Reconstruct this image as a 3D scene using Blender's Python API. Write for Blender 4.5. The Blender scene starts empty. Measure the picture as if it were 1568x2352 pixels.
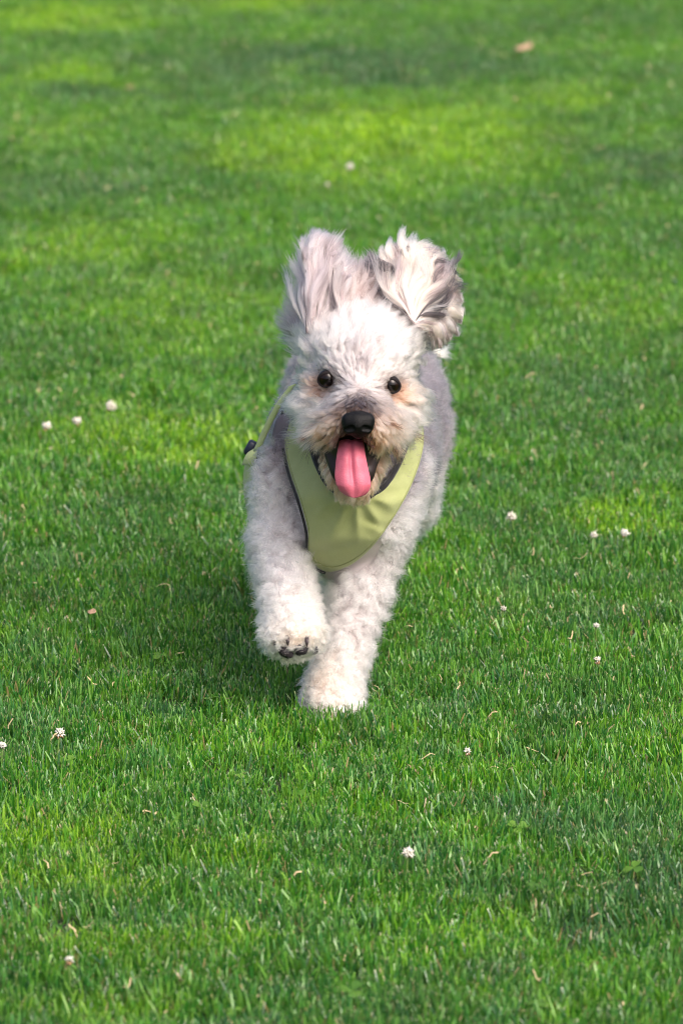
import bpy, math, random
import numpy as np
from mathutils import Vector, kdtree
from mathutils.bvhtree import BVHTree

rng = np.random.default_rng(7)
random.seed(7)
R = math.radians
scene = bpy.context.scene
col = scene.collection

# ------------------------------------------------------------------ camera
CAM_H, CAM_Y, PITCH, LENS = 1.42, -5.68, R(12.0), 200.0
cam_data = bpy.data.cameras.new('camera')
cam_data.sensor_fit = 'VERTICAL'
cam_data.sensor_height = 36.0
cam_data.sensor_width = 24.0
cam_data.lens = LENS
cam_data.clip_end = 500
cam_data.dof.use_dof = True
cam_data.dof.focus_distance = 5.72
cam_data.dof.aperture_fstop = 10.5
cam = bpy.data.objects.new('camera', cam_data)
cam.location = (0, CAM_Y, CAM_H)
cam.rotation_euler = (math.pi / 2 - PITCH, 0, 0)
col.objects.link(cam)
scene.camera = cam

# ------------------------------------------------------------------ sky and sun
SUN = np.array((0.44, -0.55, 0.82)); SUN /= np.linalg.norm(SUN)
w = bpy.data.worlds.new('World'); scene.world = w; w.use_nodes = True
nt = w.node_tree
sky = nt.nodes.new('ShaderNodeTexSky'); sky.sky_type = 'NISHITA'; sky.sun_disc = False
sky.sun_elevation = math.asin(SUN[2]); sky.sun_rotation = math.atan2(SUN[0], SUN[1])
sky.air_density = 0.7; sky.dust_density = 7.0; sky.ozone_density = 1.0
bg = nt.nodes['Background']; bg.inputs['Strength'].default_value = 0.15
nt.links.new(sky.outputs[0], bg.inputs[0])
sd = bpy.data.lights.new('sun', 'SUN'); sd.energy = 1.1; sd.angle = R(50); sd.color = (1.0, 0.93, 0.88)
sun = bpy.data.objects.new('sun', sd); col.objects.link(sun)
sun.rotation_euler = Vector(SUN).to_track_quat('Z', 'Y').to_euler()
sun.location = (3, -3, 5)
vs = scene.view_settings
vs.view_transform = 'Standard'; vs.look = 'None'; vs.gamma = 1.0; vs.use_curve_mapping = False
vs.exposure = 0.80
scene.cycles.max_bounces = 18
scene.cycles.diffuse_bounces = 4
scene.cycles.glossy_bounces = 18
scene.cycles.transmission_bounces = 18
scene.cycles.use_denoising = True
scene.cycles.denoising_input_passes = 'RGB_ALBEDO_NORMAL'
scene.cycles.denoising_prefilter = 'ACCURATE'
scene.cycles.adaptive_threshold = 0.01
scene.cycles.filter_width = 1.0

# ------------------------------------------------------------------ helpers
K = 36.0 / LENS / 2352.0


def px(u, v, y):
    """World point that a ray through frame position (u, v) reaches at the depth plane Y = y."""
    a, b = (u - 784) * K, -(v - 1176) * K
    d = np.array((a, math.cos(PITCH) + b * math.sin(PITCH), -math.sin(PITCH) + b * math.cos(PITCH)))
    t = (y - CAM_Y) / d[1]
    return np.array((0, CAM_Y, CAM_H)) + d * t


def gpx(u, v, z=0.0):
    a, b = (u - 784) * K, -(v - 1176) * K
    d = np.array((a, math.cos(PITCH) + b * math.sin(PITCH), -math.sin(PITCH) + b * math.cos(PITCH)))
    t = (z - CAM_H) / d[2]
    return np.array((0, CAM_Y, CAM_H)) + d * t


def tag(o, label=None, cat=None, group=None, kind=None):
    if label: o['label'] = label
    if cat: o['category'] = cat
    if group: o['group'] = group
    if kind: o['kind'] = kind
    return o


def empty(name, loc=(0, 0, 0)):
    o = bpy.data.objects.new(name, None); o.empty_display_size = 0.05
    o.location = loc; col.objects.link(o); return o


def mesh_obj(name, verts, faces, mat=None, parent=None, smooth=True):
    me = bpy.data.meshes.new(name)
    me.from_pydata([tuple(map(float, v)) for v in verts], [], [tuple(map(int, f)) for f in faces])
    me.update()
    if smooth: me.polygons.foreach_set('use_smooth', [True] * len(me.polygons))
    if mat: me.materials.append(mat)
    o = bpy.data.objects.new(name, me); col.objects.link(o)
    if parent is not None: o.parent = parent
    return o


def new_mat(name):
    m = bpy.data.materials.new(name); m.use_nodes = True
    return m, m.node_tree, m.node_tree.nodes['Principled BSDF']


def N(nt, kind, **kw):
    n = nt.nodes.new(kind)
    for k, v in kw.items(): setattr(n, k, v)
    return n


def unit(a):
    return a / np.maximum(np.linalg.norm(a, axis=-1, keepdims=True), 1e-9)


def smooth01(x, a, b):
    t = np.clip((x - a) / (b - a), 0, 1)
    return t * t * (3 - 2 * t)


def vnoise(P, scale, seed=0):
    """cheap smooth value noise in 3D, about -1..1"""
    r = np.random.default_rng(seed)
    T = r.uniform(-1, 1, (32, 32, 32))
    q = np.asarray(P) * scale + 100.0
    i = np.floor(q).astype(int); f = q - i; f = f * f * (3 - 2 * f)
    out = 0
    for dx in (0, 1):
        for dy in (0, 1):
            for dz in (0, 1):
                wgt = (f[:, 0] if dx else 1 - f[:, 0]) * (f[:, 1] if dy else 1 - f[:, 1]) * (f[:, 2] if dz else 1 - f[:, 2])
                out = out + wgt * T[(i[:, 0] + dx) % 32, (i[:, 1] + dy) % 32, (i[:, 2] + dz) % 32]
    return out


# ------------------------------------------------------------------ ground
def soil_mat():
    m, t, b = new_mat('lawn_soil')
    geo = N(t, 'ShaderNodeNewGeometry')
    n1 = N(t, 'ShaderNodeTexNoise'); n1.inputs['Scale'].default_value = 60; n1.inputs['Detail'].default_value = 6
    t.links.new(geo.outputs['Position'], n1.inputs['Vector'])
    cr = N(t, 'ShaderNodeValToRGB')
    cr.color_ramp.elements[0].position = 0.35; cr.color_ramp.elements[0].color = (0.010, 0.016, 0.005, 1)
    cr.color_ramp.elements[1].position = 0.7; cr.color_ramp.elements[1].color = (0.03, 0.05, 0.012, 1)
    t.links.new(n1.outputs[0], cr.inputs[0]); t.links.new(cr.outputs[0], b.inputs['Base Color'])
    b.inputs['Roughness'].default_value = 0.95
    bp = N(t, 'ShaderNodeBump'); bp.inputs['Strength'].default_value = 0.6; bp.inputs['Distance'].default_value = 0.01
    t.links.new(n1.outputs[0], bp.inputs['Height']); t.links.new(bp.outputs[0], b.inputs['Normal'])
    return m


ground = mesh_obj('ground', [(-200, -60, 0), (200, -60, 0), (200, 300, 0), (-200, 300, 0)], [(0, 1, 2, 3)], soil_mat())
tag(ground, 'dark soil and thatch under the green lawn', 'ground', kind='structure')

# ------------------------------------------------------------------ grass
PATCH = []   # yellow-green patches of finer grass: (x, y, rx, ry, strength)
for (u, v, ru, rv, s) in ((900, 320, 330, 95, 1.0), (620, 360, 230, 40, 0.8), (160, 40, 200, 30, 0.9), (560, 5, 200, 18, 0.8),
                          (1290, 220, 150, 26, 0.7), (150, 170, 170, 24, 0.6), (900, 1010, 0, 0, 0), (420, 1010, 330, 45, 0.7),
                          (1430, 1170, 220, 40, 0.7), (190, 560, 230, 60, 0.45), (420, 700, 260, 90, 0.35), (90, 300, 120, 40, 0.5),
                          (1400, 700, 200, 60, 0.35), (330, 2200, 400, 90, 0.35), (150, 1960, 260, 70, 0.45), (1150, 2080, 180, 40, 0.35),
                          (560, 1930, 160, 50, 0.3)):
    if ru == 0: continue
    c = gpx(u, v, 0.015); e = gpx(u + ru, v, 0.015); f0 = gpx(u, v - rv, 0.015); f1 = gpx(u, v + rv, 0.015)
    PATCH.append((c[0], (f0[1] + f1[1]) / 2, abs(e[0] - c[0]), abs(f0[1] - f1[1]) / 2, s))
BLUE = []    # darker blue-green patches
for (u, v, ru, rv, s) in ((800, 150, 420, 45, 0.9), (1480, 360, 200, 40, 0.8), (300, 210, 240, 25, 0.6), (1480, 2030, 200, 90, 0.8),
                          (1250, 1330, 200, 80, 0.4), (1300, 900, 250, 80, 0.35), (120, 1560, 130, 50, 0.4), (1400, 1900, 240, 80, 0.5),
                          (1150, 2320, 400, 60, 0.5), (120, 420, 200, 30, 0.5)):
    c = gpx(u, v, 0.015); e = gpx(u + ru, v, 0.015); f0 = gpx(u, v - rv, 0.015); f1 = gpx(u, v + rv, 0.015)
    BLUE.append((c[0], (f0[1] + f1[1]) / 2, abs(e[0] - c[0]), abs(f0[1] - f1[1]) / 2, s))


def patch_mask(t, geo, patches):
    acc = None
    for (x, y, rx, ry, s) in patches:
        sub = N(t, 'ShaderNodeVectorMath', operation='SUBTRACT'); sub.inputs[1].default_value = (x, y, 0)
        t.links.new(geo, sub.inputs[0])
        sc = N(t, 'ShaderNodeVectorMath', operation='MULTIPLY'); sc.inputs[1].default_value = (1 / rx, 1 / ry, 0)
        t.links.new(sub.outputs[0], sc.inputs[0])
        ln = N(t, 'ShaderNodeVectorMath', operation='LENGTH'); t.links.new(sc.outputs[0], ln.inputs[0])
        mr = N(t, 'ShaderNodeMapRange'); mr.interpolation_type = 'SMOOTHSTEP'
        mr.inputs[1].default_value = 1.5; mr.inputs[2].default_value = 0.3; mr.inputs[3].default_value = 0; mr.inputs[4].default_value = s
        t.links.new(ln.outputs['Value'], mr.inputs[0])
        if acc is None: acc = mr.outputs[0]
        else:
            a = N(t, 'ShaderNodeMath', operation='MAXIMUM'); t.links.new(acc, a.inputs[0]); t.links.new(mr.outputs[0], a.inputs[1]); acc = a.outputs[0]
    return acc


def mixrgb(t, fac, a, b):
    m = N(t, 'ShaderNodeMix', data_type='RGBA')
    for s, val in ((0, fac), (6, a), (7, b)):
        if hasattr(val, 'links') or hasattr(val, 'is_linked'): t.links.new(val, m.inputs[s])
        elif s == 0: m.inputs[s].default_value = val
        else: m.inputs[s].default_value = (*val, 1)
    return m.outputs[2]


def mathn(t, op, a, b=None, clamp=False):
    m = N(t, 'ShaderNodeMath', operation=op); m.use_clamp = clamp
    for i, val in enumerate((a, b)):
        if val is None: continue
        if isinstance(val, (int, float)): m.inputs[i].default_value = val
        else: t.links.new(val, m.inputs[i])
    return m.outputs[0]


def maprange(t, x, a, b, c=0.0, d=1.0):
    m = N(t, 'ShaderNodeMapRange'); m.interpolation_type = 'SMOOTHSTEP'
    t.links.new(x, m.inputs[0])
    for i, val in enumerate((a, b, c, d)): m.inputs[i + 1].default_value = val
    return m.outputs[0]


def grass_mat():
    m, t, b = new_mat('grass_blade')
    geo = N(t, 'ShaderNodeNewGeometry').outputs['Position']
    at = N(t, 'ShaderNodeAttribute', attribute_name='blade')      # r random, g along the blade, b dryness
    sep = N(t, 'ShaderNodeSeparateColor'); t.links.new(at.outputs['Color'], sep.inputs[0])
    rnd, along, dry = sep.outputs[0], sep.outputs[1], sep.outputs[2]
    oi = N(t, 'ShaderNodeObjectInfo').outputs['Random']
    big = N(t, 'ShaderNodeTexNoise'); big.inputs['Scale'].default_value = 2.2; big.inputs['Detail'].default_value = 4
    t.links.new(geo, big.inputs['Vector'])
    fine = N(t, 'ShaderNodeTexNoise'); fine.inputs['Scale'].default_value = 13; fine.inputs['Detail'].default_value = 3
    t.links.new(geo, fine.inputs['Vector'])
    # noise-warped position keeps the patch edges ragged
    nz = N(t, 'ShaderNodeTexNoise'); nz.inputs['Scale'].default_value = 6; nz.inputs['Detail'].default_value = 6
    t.links.new(geo, nz.inputs['Vector'])
    off = N(t, 'ShaderNodeVectorMath', operation='MULTIPLY_ADD')
    t.links.new(nz.outputs['Color'], off.inputs[0]); off.inputs[1].default_value = (0.45, 0.8, 0)
    off.inputs[2].default_value = (-0.225, -0.4, 0)
    wp = N(t, 'ShaderNodeVectorMath', operation='ADD'); t.links.new(geo, wp.inputs[0]); t.links.new(off.outputs[0], wp.inputs[1])
    flat = N(t, 'ShaderNodeVectorMath', operation='MULTIPLY'); flat.inputs[1].default_value = (1, 1, 0)
    t.links.new(wp.outputs[0], flat.inputs[0])
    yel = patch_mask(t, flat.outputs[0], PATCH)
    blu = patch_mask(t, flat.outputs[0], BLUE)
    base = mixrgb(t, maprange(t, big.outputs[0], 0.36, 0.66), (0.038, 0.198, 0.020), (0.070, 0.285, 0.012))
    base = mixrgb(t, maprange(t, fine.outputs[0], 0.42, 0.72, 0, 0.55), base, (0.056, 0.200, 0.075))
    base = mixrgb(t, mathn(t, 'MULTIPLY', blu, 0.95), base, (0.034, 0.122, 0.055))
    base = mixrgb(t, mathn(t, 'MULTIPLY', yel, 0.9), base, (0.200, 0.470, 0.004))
    med = N(t, 'ShaderNodeTexNoise'); med.inputs['Scale'].default_value = 6.5; med.inputs['Detail'].default_value = 5; med.inputs['Roughness'].default_value = 0.65
    st = N(t, 'ShaderNodeVectorMath', operation='MULTIPLY'); st.inputs[1].default_value = (1.0, 0.55, 0.0)
    t.links.new(geo, st.inputs[0]); t.links.new(st.outputs[0], med.inputs['Vector'])
    base = mixrgb(t, maprange(t, med.outputs[0], 0.50, 0.68, 0, 0.6), base, (0.020, 0.104, 0.016))
    base = mixrgb(t, maprange(t, med.outputs[0], 0.46, 0.30, 0, 0.55), base, (0.115, 0.350, 0.010))
    # blade to blade
    hs = N(t, 'ShaderNodeHueSaturation')
    t.links.new(base, hs.inputs['Color'])
    t.links.new(maprange(t, rnd, 0, 1, 0.462, 0.535), hs.inputs['Hue'])
    t.links.new(mathn(t, 'ADD', maprange(t, rnd, 1, 0, 0.34, 1.65), mathn(t, 'MULTIPLY', oi, 0.15)), hs.inputs['Value'])
    c = hs.outputs[0]
    c = mixrgb(t, maprange(t, along, 0.0, 0.55, 0.45, 0.0), c, (0.060, 0.150, 0.003))          # deeper, more saturated green towards the foot
    c = mixrgb(t, mathn(t, 'MULTIPLY', maprange(t, along, 0.86, 1.0, 0, 1), maprange(t, rnd, 0.45, 0.95, 0.05, 0.8)), c, (0.52, 0.55, 0.28))             # dry mown tips, brightened further to paint in whitish glints
    c = mixrgb(t, maprange(t, dry, 0.5, 0.6), c, (0.36, 0.27, 0.12))
    t.links.new(c, b.inputs['Base Color'])
    b.inputs['Roughness'].default_value = 0.42
    b.inputs['Specular IOR Level'].default_value = 0.6
    b.inputs['Coat Weight'].default_value = 0.6; b.inputs['Coat Roughness'].default_value = 0.30; b.inputs['Coat IOR'].default_value = 1.6
    tr = N(t, 'ShaderNodeBsdfTranslucent')
    tc = mixrgb(t, 0.5, c, (0.13, 0.36, 0.0)); t.links.new(tc, tr.inputs[0])
    mx = N(t, 'ShaderNodeMixShader'); mx.inputs[0].default_value = 0.33
    t.links.new(b.outputs[0], mx.inputs[1]); t.links.new(tr.outputs[0], mx.inputs[2])
    t.links.new(mx.outputs[0], t.nodes['Material Output'].inputs[0])
    return m


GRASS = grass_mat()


def build_tuft(name, nb, rad, hmin, hmax, wmin, wmax, lean, seed):
    r = np.random.default_rng(seed)
    V, F, C = [], [], []
    for k in range(nb):
        rr = rad * math.sqrt(r.random()); th = r.random() * 2 * math.pi
        bx, by = rr * math.cos(th), rr * math.sin(th)
        h = r.uniform(hmin, hmax) * (1.3 if r.random() < 0.03 else 1)
        wd = r.uniform(wmin, wmax)
        la = abs(r.normal(0, lean)); ld = r.random() * 2 * math.pi
        cur = r.uniform(-0.1, 0.7)
        face = r.random() * math.pi
        dry = 1.0 if r.random() < 0.035 else 0.0
        cut = r.random() < 0.72
        rv = r.random()
        tw = r.uniform(-0.7, 0.7)
        p = np.array((bx, by, -0.003)); ang = la * 0.5
        prof = (1.0, 1.0, 0.92, 0.72, 0.5) if cut else (1.0, 1.0, 0.85, 0.5, 0.06)
        ns = 4
        base = len(V)
        for i in range(ns + 1):
            f = face + tw * i / ns
            sx, sy = math.cos(f) * wd / 2 * prof[i], math.sin(f) * wd / 2 * prof[i]
            skew = (h * 0.05 if cut and i == ns else 0) * r.uniform(-1, 1)
            V.append((p[0] - sx, p[1] - sy, p[2] - skew)); V.append((p[0] + sx, p[1] + sy, p[2] + skew))
            tt = i / ns
            C += [(rv, tt, dry, 1)] * 2
            if i < ns: F.append((base + 2 * i, base + 2 * i + 1, base + 2 * i + 3, base + 2 * i + 2))
            a2 = ang + cur * la * (i + 1) / ns + la * 0.5
            p = p + h / ns * np.array((math.sin(a2) * math.cos(ld), math.sin(a2) * math.sin(ld), math.cos(a2)))
    me = bpy.data.meshes.new(name)
    me.from_pydata(V, [], F); me.update()
    me.polygons.foreach_set('use_smooth', [True] * len(me.polygons))
    a = me.attributes.new('blade', 'FLOAT_COLOR', 'POINT')
    a.data.foreach_set('color', np.array(C, dtype=np.float32).ravel())
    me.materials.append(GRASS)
    return bpy.data.objects.new(name, me)


tufts = bpy.data.collections.new('grass_tufts')
for k in range(8):
    tufts.objects.link(build_tuft('tuft', 84, 0.030, 0.0135, 0.0225, 0.0012, 0.0022, 0.48, 100 + k))
for k in range(2):
    tufts.objects.link(build_tuft('tuft', 26, 0.022, 0.016, 0.030, 0.0014, 0.0024, 0.45, 200 + k))


def scatter_group(name, coll, density, smin, smax, seed, tilt=0.16, mask_noise=None):
    g = bpy.data.node_groups.new(name, 'GeometryNodeTree')
    g.interface.new_socket('Geometry', in_out='INPUT', socket_type='NodeSocketGeometry')
    g.interface.new_socket('Geometry', in_out='OUTPUT', socket_type='NodeSocketGeometry')
    gi, go = g.nodes.new('NodeGroupInput'), g.nodes.new('NodeGroupOutput')
    d = g.nodes.new('GeometryNodeDistributePointsOnFaces'); d.inputs['Density'].default_value = density; d.inputs['Seed'].default_value = seed
    g.links.new(gi.outputs[0], d.inputs['Mesh'])
    if mask_noise:
        tn = g.nodes.new('ShaderNodeTexNoise'); tn.inputs['Scale'].default_value = mask_noise[0]
        mr = g.nodes.new('ShaderNodeMapRange'); mr.inputs[1].default_value = mask_noise[1]; mr.inputs[2].default_value = mask_noise[2]
        mr.inputs[3].default_value = 0; mr.inputs[4].default_value = density
        g.links.new(tn.outputs[0], mr.inputs[0]); g.links.new(mr.outputs[0], d.inputs['Density'])
    ci = g.nodes.new('GeometryNodeCollectionInfo'); ci.inputs[0].default_value = coll
    ci.inputs['Separate Children'].default_value = True; ci.inputs['Reset Children'].default_value = True
    ip = g.nodes.new('GeometryNodeInstanceOnPoints'); ip.inputs['Pick Instance'].default_value = True
    g.links.new(d.outputs['Points'], ip.inputs['Points']); g.links.new(ci.outputs[0], ip.inputs['Instance'])
    rr = g.nodes.new('FunctionNodeRandomValue'); rr.data_type = 'FLOAT_VECTOR'
    rr.inputs[0].default_value = (-tilt, -tilt, 0); rr.inputs[1].default_value = (tilt, tilt, 6.283)
    g.links.new(rr.outputs[0], ip.inputs['Rotation'])
    rs = g.nodes.new('FunctionNodeRandomValue'); rs.data_type = 'FLOAT'
    rs.inputs[2].default_value = smin; rs.inputs[3].default_value = smax; rs.inputs['Seed'].default_value = 5
    tn = g.nodes.new('ShaderNodeTexNoise'); tn.inputs['Scale'].default_value = 7.0; tn.inputs['Detail'].default_value = 3
    mr = g.nodes.new('ShaderNodeMapRange'); mr.inputs[1].default_value = 0.3; mr.inputs[2].default_value = 0.7
    mr.inputs[3].default_value = 0.80; mr.inputs[4].default_value = 1.18
    g.links.new(tn.outputs[0], mr.inputs[0])
    mu = g.nodes.new('ShaderNodeMath'); mu.operation = 'MULTIPLY'
    g.links.new(rs.outputs[1], mu.inputs[0]); g.links.new(mr.outputs[0], mu.inputs[1])
    g.links.new(mu.outputs[0], ip.inputs['Scale'])
    g.links.new(ip.outputs[0], go.inputs[0])
    return g


def lawn_patch(name, z=0.002):
    return mesh_obj(name, [(-1.9, -2.2, z), (1.9, -2.2, z), (4.2, 11.5, z), (-4.2, 11.5, z)], [(0, 1, 2, 3)])


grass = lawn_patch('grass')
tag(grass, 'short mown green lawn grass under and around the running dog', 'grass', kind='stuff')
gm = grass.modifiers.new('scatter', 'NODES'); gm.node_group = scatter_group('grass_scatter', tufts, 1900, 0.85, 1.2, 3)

# clover leaves and dry clippings among the grass
def leaf_green():
    m, t, b = new_mat('clover_leaf_green')
    oi = N(t, 'ShaderNodeObjectInfo').outputs['Random']
    c = mixrgb(t, oi, (0.055, 0.16, 0.02), (0.13, 0.27, 0.025))
    t.links.new(c, b.inputs['Base Color']); b.inputs['Roughness'].default_value = 0.5
    tr = N(t, 'ShaderNodeBsdfTranslucent'); t.links.new(c, tr.inputs[0])
    mx = N(t, 'ShaderNodeMixShader'); mx.inputs[0].default_value = 0.3
    t.links.new(b.outputs[0], mx.inputs[1]); t.links.new(tr.outputs[0], mx.inputs[2])
    t.links.new(mx.outputs[0], t.nodes['Material Output'].inputs[0])
    return m


LEAF = leaf_green()


def leaflet_geo(size, ang, z, tilt):
    """one obovate clover leaflet with a folded midrib"""
    V, F = [], []
    prof = ((0.0, 0.02), (0.25, 0.26), (0.55, 0.44), (0.82, 0.46), (1.0, 0.26), (0.96, 0.0))
    ca, sa = math.cos(ang), math.sin(ang)
    rows = []
    for (l, wd) in prof:
        row = []
        for s in (-1, 0, 1):
            x = l * size; y = wd * size * s; zz = z + math.sin(tilt) * x + 0.16 * abs(y) - 0.25 * x * x / size
            row.append(len(V)); V.append((x * ca - y * sa, x * sa + y * ca, zz))
        rows.append(row)
    for a, b in zip(rows, rows[1:]):
        F += [(a[0], a[1], b[1], b[0]), (a[1], a[2], b[2], b[1])]
    return V, F


clovers = bpy.data.collections.new('clover_leaves')
for k in range(4):
    V, F = [], []
    z = 0.014 + 0.004 * k
    for j in range(3):
        v, f = leaflet_geo(0.010 + 0.0012 * k, j * 2.094 + 0.3 * k, z, 0.15)
        F += [tuple(i + len(V) for i in q) for q in f]; V += v
    b0 = len(V); V += [(-0.0006, 0, 0), (0.0006, 0, 0), (0.0005, 0, z), (-0.0005, 0, z)]; F.append((b0, b0 + 1, b0 + 2, b0 + 3))
    me = bpy.data.meshes.new('clover'); me.from_pydata(V, [], F); me.materials.append(LEAF)
    clovers.objects.link(bpy.data.objects.new('clover', me))
clover = lawn_patch('clover_cover', 0.003)
tag(clover, 'low round clover leaves scattered through the lawn', 'clover', kind='stuff')
clover.modifiers.new('scatter', 'NODES').node_group = scatter_group('clover_scatter', clovers, 160, 0.6, 1.0, 11, 0.35, (2.6, 0.46, 0.7))

mD, tD, bD = new_mat('dry_straw')
bD.inputs['Base Color'].default_value = (0.46, 0.36, 0.20, 1); bD.inputs['Roughness'].default_value = 0.7
straws = bpy.data.collections.new('straw_bits')
for k in range(4):
    L = 0.005 + 0.0028 * k; wd = 0.0011 + 0.0004 * (k % 2)
    V, F = [], []
    for i in range(4):
        s = (i / 3 - 0.5) * L; z = 0.015 + 0.004 * math.sin(i * 0.9 + 2 * k)
        V += [(s, -wd / 2 + 0.0012 * math.sin(2 * i + k), z), (s, wd / 2 + 0.0012 * math.sin(2 * i + k), z + 0.0005)]
        if i: F.append((2 * i - 2, 2 * i - 1, 2 * i + 1, 2 * i))
    me = bpy.data.meshes.new('straw'); me.from_pydata(V, [], F); me.materials.append(mD)
    straws.objects.link(bpy.data.objects.new('straw', me))
straw = lawn_patch('dry_clippings', 0.004)
tag(straw, 'tan dry grass clippings lying in the lawn', 'clippings', kind='stuff')
straw.modifiers.new('scatter', 'NODES').node_group = scatter_group('straw_scatter', straws, 130, 0.6, 1.25, 23, 0.5)

# ------------------------------------------------------------------ the dog: signed distance body
PR = []   # (tag, kind, a, b, ra, rb)


def cone(tagname, a, ra, b, rb): PR.append((tagname, 'c', px(*a), px(*b), ra, rb))
def ell(tagname, c, r): PR.append((tagname, 'e', px(*c), None, np.array(r), None))


# head
ell('head', (828, 818, 0.030), (0.047, 0.054, 0.040))
ell('head', (828, 846, -0.006), (0.041, 0.038, 0.033))
ell('head', (766, 900, 0.010), (0.0275, 0.030, 0.031))
ell('head', (882, 908, 0.010), (0.0265, 0.030, 0.031))
cone('muzzle', (826, 902, -0.026), 0.026, (822, 962, -0.094), 0.0175)
cone('muzzle', (792, 955, -0.030), 0.021, (800, 986, -0.086), 0.0135)
cone('muzzle', (858, 960, -0.030), 0.021, (846, 988, -0.086), 0.0135)
cone('jaw', (815, 1020, 0.000), 0.030, (810, 1092, -0.058), 0.018)
cone('jaw', (775, 1050, -0.022), 0.013, (800, 1108, -0.066), 0.011)
cone('jaw', (850, 1050, -0.022), 0.013, (824, 1108, -0.066), 0.011)
# neck and trunk
cone('neck', (828, 850, 0.055), 0.048, (818, 1040, 0.100), 0.060)
cone('neck', (830, 765, 0.085), 0.042, (826, 900, 0.130), 0.058)
ell('neck', (838, 744, 0.082), (0.056, 0.030, 0.040))
ell('torso', (815, 1125, 0.095), (0.062, 0.095, 0.082))
ell('torso', (806, 1045, 0.200), (0.082, 0.120, 0.088))
ell('torso', (836, 945, 0.400), (0.084, 0.110, 0.098))
cone('torso', (806, 1045, 0.200), 0.080, (836, 965, 0.380), 0.078)
ell('torso', (800, 1278, 0.088), (0.034, 0.036, 0.034))
# near foreleg, lifted, reaching to the camera
cone('leg_a', (668, 985, 0.100), 0.018, (643, 1120, 0.085), 0.0175)
cone('leg_a', (643, 1120, 0.085), 0.0175, (642, 1250, 0.058), 0.0205)
cone('leg_a', (642, 1250, 0.058), 0.0205, (664, 1395, -0.030), 0.0195)
cone('paw_a', (664, 1400, -0.030), 0.021, (672, 1450, -0.062), 0.0235)
for (u, v, y) in ((632, 1462, -0.066), (656, 1470, -0.076), (690, 1468, -0.076), (716, 1460, -0.066)):
    cone('paw_a', (672, 1440, -0.050), 0.016, (u, v, y), 0.0115)
# other foreleg, planted
cone('leg_b', (890, 1080, 0.120), 0.034, (868, 1215, 0.080), 0.0265)
cone('leg_b', (866, 1215, 0.080), 0.0255, (824, 1360, 0.050), 0.0212)
cone('leg_b', (824, 1360, 0.050), 0.0212, (780, 1530, 0.012), 0.0185)
cone('paw_b', (780, 1530, 0.012), 0.0185, (762, 1592, -0.006), 0.0205)
for (u, v, y) in ((724, 1624, -0.012), (745, 1632, -0.030), (776, 1633, -0.030), (800, 1623, -0.012)):
    cone('paw_b', (763, 1590, 0.0), 0.016, (u, v, y), 0.0115)
# hind legs
cone('hind_a', (938, 985, 0.385), 0.036, (934, 1085, 0.350), 0.026)
cone('hind_a', (934, 1085, 0.350), 0.024, (946, 1150, 0.430), 0.016)
cone('hind_a', (946, 1150, 0.430), 0.015, (938, 1180, 0.480), 0.016)
cone('hind_b', (745, 1000, 0.385), 0.040, (752, 1120, 0.330), 0.028)
cone('hind_b', (752, 1120, 0.330), 0.024, (770, 1230, 0.420), 0.016)
cone('hind_b', (770, 1230, 0.420), 0.015, (790, 1330, 0.400), 0.016)
# tail
cone('tail', (850, 850, 0.480), 0.014, (960, 800, 0.520), 0.010)
cone('tail', (960, 806, 0.520), 0.010, (1006, 812, 0.500), 0.006)
TAGS = ['head', 'muzzle', 'jaw', 'neck', 'torso', 'leg_a', 'paw_a', 'leg_b', 'paw_b', 'hind_a', 'hind_b', 'tail']


def prim_dist(p, P):
    if p[1] == 'e':
        q = (P - p[2]) / p[4]
        k0 = np.linalg.norm(q, axis=-1); k1 = np.linalg.norm(q / p[4], axis=-1)
        return k0 * (k0 - 1) / np.maximum(k1, 1e-6)
    ab = p[3] - p[2]; L2 = ab @ ab
    t = np.clip(((P - p[2]) @ ab) / L2, 0, 1)
    return np.linalg.norm(P - (p[2] + t[..., None] * ab), axis=-1) - (p[4] + (p[5] - p[4]) * t)


def smin(a, b, k):
    h = np.clip(0.5 + 0.5 * (b - a) / k, 0, 1)
    return b * (1 - h) + a * h - k * h * (1 - h)


def surface_nets(F, o, h):
    nx, ny, nz = F.shape
    s = F < 0
    c = lambda A, i, j, k: A[i:nx - 1 + i, j:ny - 1 + j, k:nz - 1 + k]
    num = np.zeros((nx - 1, ny - 1, nz - 1)); acc = np.zeros((nx - 1, ny - 1, nz - 1, 3))
    corners = [(i, j, k) for i in (0, 1) for j in (0, 1) for k in (0, 1)]
    for a in corners:
        for ax in range(3):
            if a[ax]: continue
            b = list(a); b[ax] = 1
            fa, fb = c(F, *a), c(F, *b)
            m = (fa < 0) != (fb < 0)
            t = np.where(m, fa / np.where(m, fa - fb, 1), 0)
            num += m
            for d in range(3):
                acc[..., d] += np.where(m, a[d] + (t if d == ax else 0), 0)
    act = num > 0
    idx = -np.ones(act.shape, int); idx[act] = np.arange(act.sum())
    ijk = np.argwhere(act)
    V = o + (ijk + acc[act] / num[act][:, None]) * h
    Q = []
    for ax in range(3):
        o1, o2 = [(1, 2), (2, 0), (0, 1)][ax]
        sl0 = [slice(1, -1)] * 3; sl0[ax] = slice(0, -1)
        sl1 = [slice(1, -1)] * 3; sl1[ax] = slice(1, None)
        A, B = s[tuple(sl0)], s[tuple(sl1)]
        e = np.argwhere(A != B)
        if len(e) == 0: continue
        flip = A[tuple(e.T)]
        e = e + 1; e[:, ax] -= 1
        def cell(d1, d2):
            q = e.copy(); q[:, o1] -= d1; q[:, o2] -= d2
            return idx[q[:, 0], q[:, 1], q[:, 2]]
        quad = np.stack([cell(1, 1), cell(0, 1), cell(0, 0), cell(1, 0)], 1)
        quad[~flip] = quad[~flip][:, ::-1]
        Q.append(quad)
    return V, np.concatenate(Q)


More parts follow.
